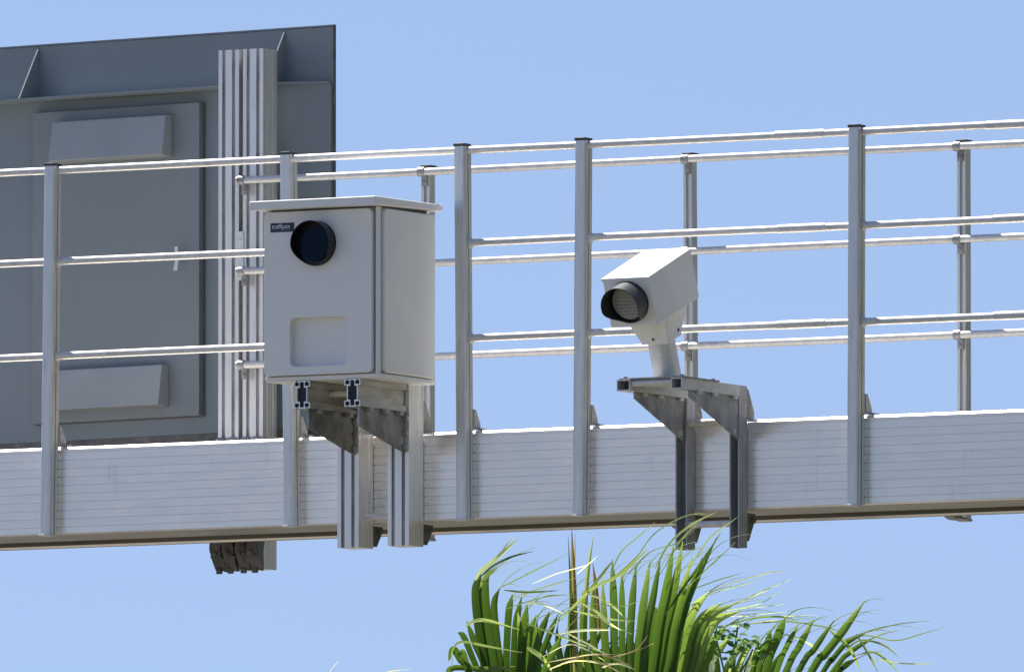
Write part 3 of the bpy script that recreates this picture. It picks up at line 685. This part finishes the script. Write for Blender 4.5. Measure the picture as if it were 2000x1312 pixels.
blades((985, 1450), .05, .15, [([(940, 1118), (932, 1148), (936, 1210), (952, 1312)], 21), ([(955, 1122), (946, 1150), (953, 1225), (967, 1312)], 20), ([(976, 1146), (966, 1180), (973, 1255), (980, 1312)], 15), ([(1001, 1158), (993, 1200), (988, 1312)], 14), ([(1019, 1162), (1008, 1220), (1002, 1312)], 14), ([(912, 1210), (928, 1255), (950, 1312)], 13), ([(894, 1232), (906, 1240), (922, 1278), (936, 1316)], 12)], (.0, .12), (.0, .35))
blades((1030, 1455), .0, .05, [([(1030, 1180), (1022, 1235), (1018, 1312)], 18), ([(1012, 1196), (1016, 1240), (1016, 1312)], 12), ([(1048, 1200), (1034, 1240), (1026, 1312)], 13), ([(1074, 1194), (1056, 1240), (1040, 1312)], 15), ([(1090, 1200), (1070, 1250), (1050, 1312)], 14), ([(1098, 1240), (1080, 1275), (1062, 1320)], 14), ([(1020, 1234), (1042, 1232), (1040, 1290), (1036, 1320)], 17)], (.1, .3), (.15, .7))
blades((930, 1440), .02, .0, [([(876, 1290), (886, 1268), (900, 1288), (916, 1314)], 14), ([(894, 1282), (904, 1272), (912, 1292), (920, 1316)], 10), ([(1012, 1300), (950, 1306), (884, 1304), (882, 1330)], 11)], (.1, .4), (.1, .6), stalk=False, frays=0)
blades((1400, 1560), -.03, .05, [([(1481, 1250), (1475, 1290), (1462, 1340)], 11), ([(1505, 1232), (1497, 1260), (1477, 1312)], 13), ([(1533, 1208), (1518, 1247), (1493, 1312)], 17), ([(1560, 1218), (1535, 1265), (1516, 1312)], 11), ([(1589, 1210), (1560, 1265), (1535, 1312)], 13), ([(1628, 1214), (1590, 1270), (1560, 1312)], 13), ([(1688, 1176), (1647, 1233), (1610, 1280), (1585, 1312)], 16), ([(1700, 1232), (1655, 1256), (1625, 1290), (1608, 1312)], 11), ([(1706, 1246), (1660, 1275), (1622, 1318)], 10), ([(1672, 1288), (1645, 1305), (1625, 1330)], 13)], (.08, .24), (.15, .5))
fan(PX(1120, 1440, .16), ZX + VX * .3, RX - VX * .1, -24, 30, 12, .52, .30, .034, bend=1.4, b=.6, petiole=CR, rnd=(.1, .6), dry=(.05, .5))
fan(PX(1420, 1450, .14), ZX + VX * .3, RX + VX * .1, -22, 40, 13, .50, .28, .032, bend=1.4, b=.55, petiole=CR, rnd=(.2, .7), dry=(.1, .55))
fan(PX(1190, 1450, .22), ZX + VX * .4, RX, -30, 36, 13, .46, .30, .036, bend=1.0, b=.6, petiole=CR, rnd=(.0, .5), dry=(.05, .4))
# segments that have snapped and streamed out, each traced in the crown's own space
def strands(lst, name='frond', v0=-.08, label=None):
    lf = Leaf()
    for pts, wpx, dry, rn in lst:
        vv = v0 + random.uniform(-.06, .06)
        c = [PX(x, y, vv + .02 * math.sin(k * 1.7 + vv * 40)) for k, (x, y) in enumerate(pts)]
        sp_ = smooth_pts(c, 6) if len(c) > 1 else c
        n = len(sp_)
        ws = [max(.0018, 1.15 * wpx / 540 * min(1, .45 + 3 * (i / (n - 1))) * min(1, 3 * (1 - i / (n - 1)) + .15)) for i in range(n)]
        nrm = Vector((random.uniform(-.5, .1), -.62, .85)) if dry > .58 else Vector((random.uniform(-.4, .2), -.9, .5))
        lf.ribbon(sp_, ws, nrm, .3, lambda t, d=(dry + .10 if .3 < dry < .6 else dry): d, rn)
    o = lf.done(name)
    if label: o['label'] = label
    return o
strands([([(930, 1136), (942, 1118), (968, 1098), (990, 1076), (1012, 1056)], 9, .55, .6), ([(938, 1130), (965, 1108), (1000, 1092), (1042, 1080)], 5, .15, .1), ([(950, 1122), (1000, 1092), (1052, 1070)], 3, .9, .6), ([(968, 1098), (992, 1064), (1008, 1048)], 4, .88, .7), ([(940, 1150), (948, 1132), (972, 1112)], 9, .35, .4),
         ([(1040, 1142), (1085, 1124), (1127, 1112), (1150, 1104)], 4, .78, .9), ([(1127, 1122), (1145, 1106), (1167, 1086)], 5, .7, .9), ([(1030, 1178), (1062, 1184), (1101, 1200)], 6, .7, .9),
         ([(1140, 1158), (1186, 1177), (1230, 1216)], 6, .68, .9), ([(1128, 1178), (1168, 1201), (1196, 1230)], 6, .66, .9), ([(1192, 1232), (1140, 1234), (1085, 1241)], 8, .8, 1), ([(1030, 1220), (1102, 1247), (1190, 1279)], 6, .62, .8),
         ([(1180, 1213), (1205, 1226), (1235, 1238)], 6, .76, 1), ([(910, 1226), (926, 1217), (950, 1216), (1015, 1233)], 7, .5, .6), ([(883, 1304), (886, 1271), (904, 1258), (948, 1265), (1020, 1277)], 6, .45, .6),
         ([(1030, 1266), (1058, 1287), (1080, 1316)], 9, .6, .9), ([(1262, 1078), (1212, 1125), (1164, 1150), (1124, 1185), (1068, 1238)], 7, .50, .6), ([(1195, 1100), (1164, 1140), (1120, 1190)], 6, .38, .4),
         ([(985, 1155), (1030, 1160), (1090, 1157)], 4, .3, .3), ([(978, 1150), (1020, 1130), (1110, 1085)], 3, .42, .5), ([(1000, 1170), (1060, 1150), (1130, 1128)], 3, .45, .5), ([(990, 1190), (1060, 1168), (1120, 1160)], 3, .4, .5),
         ([(1150, 1180), (1215, 1186), (1260, 1170)], 3, .6, .7), ([(1120, 1195), (1190, 1212), (1240, 1215)], 4, .55, .7)])
strands([([(1331, 1153), (1359, 1130), (1398, 1095), (1438, 1056)], 5, .6, .8), ([(1300, 1200), (1340, 1140), (1372, 1096), (1408, 1040)], 6, .25, .4), ([(1345, 1180), (1405, 1156), (1450, 1142), (1494, 1129)], 4, .6, .8),
         ([(1376, 1154), (1463, 1127), (1509, 1117), (1542, 1115)], 4, .72, .9), ([(1350, 1150), (1400, 1132), (1450, 1118)], 3, .4, .5), ([(1370, 1196), (1440, 1176), (1486, 1156), (1548, 1130)], 6, .68, .9), ([(1400, 1196), (1480, 1180), (1524, 1154)], 4, .6, .8),
         ([(1370, 1198), (1463, 1202), (1560, 1193)], 3, .7, .8), ([(1400, 1204), (1520, 1203), (1596, 1200)], 3, .72, .9), ([(1440, 1190), (1500, 1184), (1540, 1178)], 3, .65, .8), ([(1460, 1218), (1490, 1213), (1520, 1209)], 4, .78, 1),
         ([(1410, 1226), (1463, 1211), (1520, 1205), (1560, 1213)], 4, .4, .5), ([(1440, 1222), (1530, 1214), (1600, 1222), (1650, 1236)], 3, .4, .4), ([(1180, 1140), (1240, 1090), (1280, 1040), (1340, 1005), (1385, 1000)], 4, .5, .6),
         ([(1195, 1115), (1215, 1075), (1250, 1045), (1280, 1020)], 3, .45, .5), ([(1280, 1110), (1310, 1060), (1350, 1025), (1400, 1000)], 5, .48, .6), ([(1300, 1105), (1335, 1050), (1372, 1015)], 5, .45, .6), ([(1230, 1120), (1270, 1080), (1320, 1062), (1360, 1032)], 4, .5, .6),
         ([(1320, 1160), (1380, 1060), (1440, 1010)], 4, .55, .7), ([(1250, 1125), (1300, 1085), (1330, 1070)], 3, .7, .8)], v0=-.02)
strands([([(1640, 1254), (1695, 1237), (1753, 1222), (1815, 1214)], 3, .4, .4), ([(1646, 1252), (1690, 1243), (1748, 1252), (1797, 1240), (1845, 1226)], 3, .4, .5), ([(1650, 1272), (1680, 1254), (1724, 1263), (1755, 1286)], 4, .35, .4),
         ([(1672, 1240), (1695, 1280), (1714, 1316)], 4, .4, .4), ([(1670, 1282), (1704, 1277), (1730, 1292), (1756, 1318)], 4, .38, .4), ([(1620, 1232), (1660, 1269), (1682, 1316)], 6, .42, .5), ([(1520, 1238), (1565, 1251), (1602, 1275), (1632, 1298)], 6, .62, .9),
         ([(1700, 1292), (1760, 1300), (1825, 1301)], 3, .55, .7),
         ([(1390, 1322), (1393, 1296), (1404, 1282)], 13, .74, 1), ([(1458, 1322), (1464, 1300), (1470, 1276)], 9, .78, 1), ([(1424, 1322), (1432, 1285), (1450, 1262), (1478, 1250)], 10, .5, .7), ([(1440, 1316), (1462, 1270), (1480, 1250)], 7, .52, .7)], v0=-.12)
strands([([(900, 1450), (720, 1390), (632, 1335), (640, 1312), (663, 1286)], 5, .8, .7), ([(900, 1440), (740, 1345), (752, 1314), (806, 1306)], 5, .75, .7)], v0=.05)
strands([([(1098, 1302), (1135, 1287), (1179, 1284), (1234, 1306)], 6, .95, .9), ([(1176, 1309), (1204, 1301), (1240, 1312)], 7, .82, 1), ([(1070, 1300), (1113, 1292), (1153, 1284), (1200, 1284)], 5, .92, .8), ([(1265, 1243), (1243, 1271), (1203, 1287)], 4, .98, .45), ([(1278, 1258), (1243, 1274), (1180, 1290)], 3, .98, .4),
         ([(1075, 1312), (1120, 1296), (1170, 1300), (1210, 1318)], 8, .9, .9), ([(1060, 1285), (1110, 1262), (1150, 1275), (1190, 1300)], 4, .85, .8), ([(1110, 1240), (1150, 1262), (1200, 1292)], 4, .84, .9)], name='dry_frond', v0=-.16, label='dry brown curled frond')
# unopened spear leaves
def spear(lst):
    lf = Leaf()
    for pts, w0, dry, rn in lst:
        c = smooth_pts([PX(x, y, .03) for x, y in pts], 8); n = len(c)
        lf.ribbon(c, [w0 / 540 * min(1, .12 + 3 * (1 - i / (n - 1)) * (1 if i / (n - 1) > .6 else 1)) for i in range(n)], RX.cross(ZX) * 1, .8, lambda t, d=dry: min(1, d + .12 * t), rn)
    return lf.done('spear_leaf')
spear([([(1126, 1420), (1124, 1290), (1121, 1160), (1117, 1032)], 12, .86, .12), ([(1116, 1420), (1116, 1290), (1115, 1160), (1110, 1045)], 5, .2, .1), ([(1121, 1400), (1124, 1250), (1122, 1120), (1124, 1040)], 4, .84, .3)])
spear([([(1140, 1420), (1143, 1240), (1147, 1130), (1159, 1046)], 8, .52, .15), ([(1170, 1230), (1168, 1190), (1164, 1144), (1158, 1098)], 8, .97, .2)])
# the rest of the crown, mostly below the picture
for k in range(16):
    az = R(k * 22.5 + 8); el_ = R((-6, -24, -42)[k % 3])
    d = Vector((math.cos(az) * math.cos(el_), math.sin(az) * math.cos(el_), math.sin(el_)))
    hub = CR + d * .55 - ZX * .10; side = d.cross(ZX).normalized()
    fan(hub, d, side, -75, 75, 22, .62, .32, .030, bend=.7, b=.5, petiole=CR - ZX * .1, rnd=(.1, .6), dry=(.02, .5), cup=random.uniform(-.6, .2), grav=1.6, wind=WIND * .4)
for k in range(9):
    az = R(k * 40 + 25); el_ = R((34, 14)[k % 2])
    d = Vector((math.cos(az) * math.cos(el_), math.sin(az) * math.cos(el_), math.sin(el_)))
    fan(CR + d * .50, d, d.cross(ZX).normalized(), -70, 70, 20, .48, .28, .030, bend=.8, b=.5, petiole=CR, rnd=(.1, .6), dry=(.05, .55), cup=-.2, grav=2.2, wind=WIND * .3)
bm = B(); n = 18
zs = [(0, .22), (.25, .17), (1.2, .145), (3.0, .135), (4.3, .15), (4.75, .17), (4.95, .10)]
rings = []
for z, r in zs:
    rings.append([bm.verts.new((CR.x + r * math.cos(6.2832 * i / n) * (1 + .06 * math.sin(i * 5 + z * 9)), CR.y + r * math.sin(6.2832 * i / n), z)) for i in range(n)])
for a, b_ in zip(rings[:-1], rings[1:]):
    for i in range(n): bm.faces.new((a[i], a[(i + 1) % n], b_[(i + 1) % n], b_[i]))
bm.faces.new(rings[-1]); obj('trunk', bm, M['bark'], palm)

# small broad-leaved creeper in the crown
vine = thing('climbing_plant', 'small bright green broad-leaved creeper tangled among the palm fronds', 'creeper', PX(1430, 1500, -.1))
lf = Leaf(); vs_ = []
for k in range(46):
    x = random.gauss(1428, 26); y = random.gauss(1262, 22); x = max(1385, min(1490, x)); y = max(1218, min(1335, y))
    c = PX(x, y, -.17 + random.uniform(-.04, .04)); a = random.uniform(-.5, .9); L_ = random.uniform(.022, .038)
    d = RX * math.cos(a) + ZX * math.sin(a) * .6 + VX * random.uniform(-.4, .4)
    d.normalize()
    pts = [c + d * L_ * t - ZX * .01 * t * t for t in (0, .2, .45, .7, .9, 1)]
    lf.ribbon(pts, [.002, .016, .022, .017, .006, .001], Vector((random.uniform(-.6, .6), -.6, .8)), .25, (.36, .44), random.uniform(.3, 1))
lf.done('foliage', vine, 'vine')
bm = B()
for q in ((1395, 1235), (1440, 1225), (1470, 1270)):
    c = smooth_pts([PX(1430, 1500, -.09), PX(1425, 1370, -.08), PX(q[0], q[1], -.09)], 8)
    for u, v in zip(c[:-1], c[1:]): cyl(bm, u, v, .0035, n=8)
obj('stem', bm, M['stem'], vine)
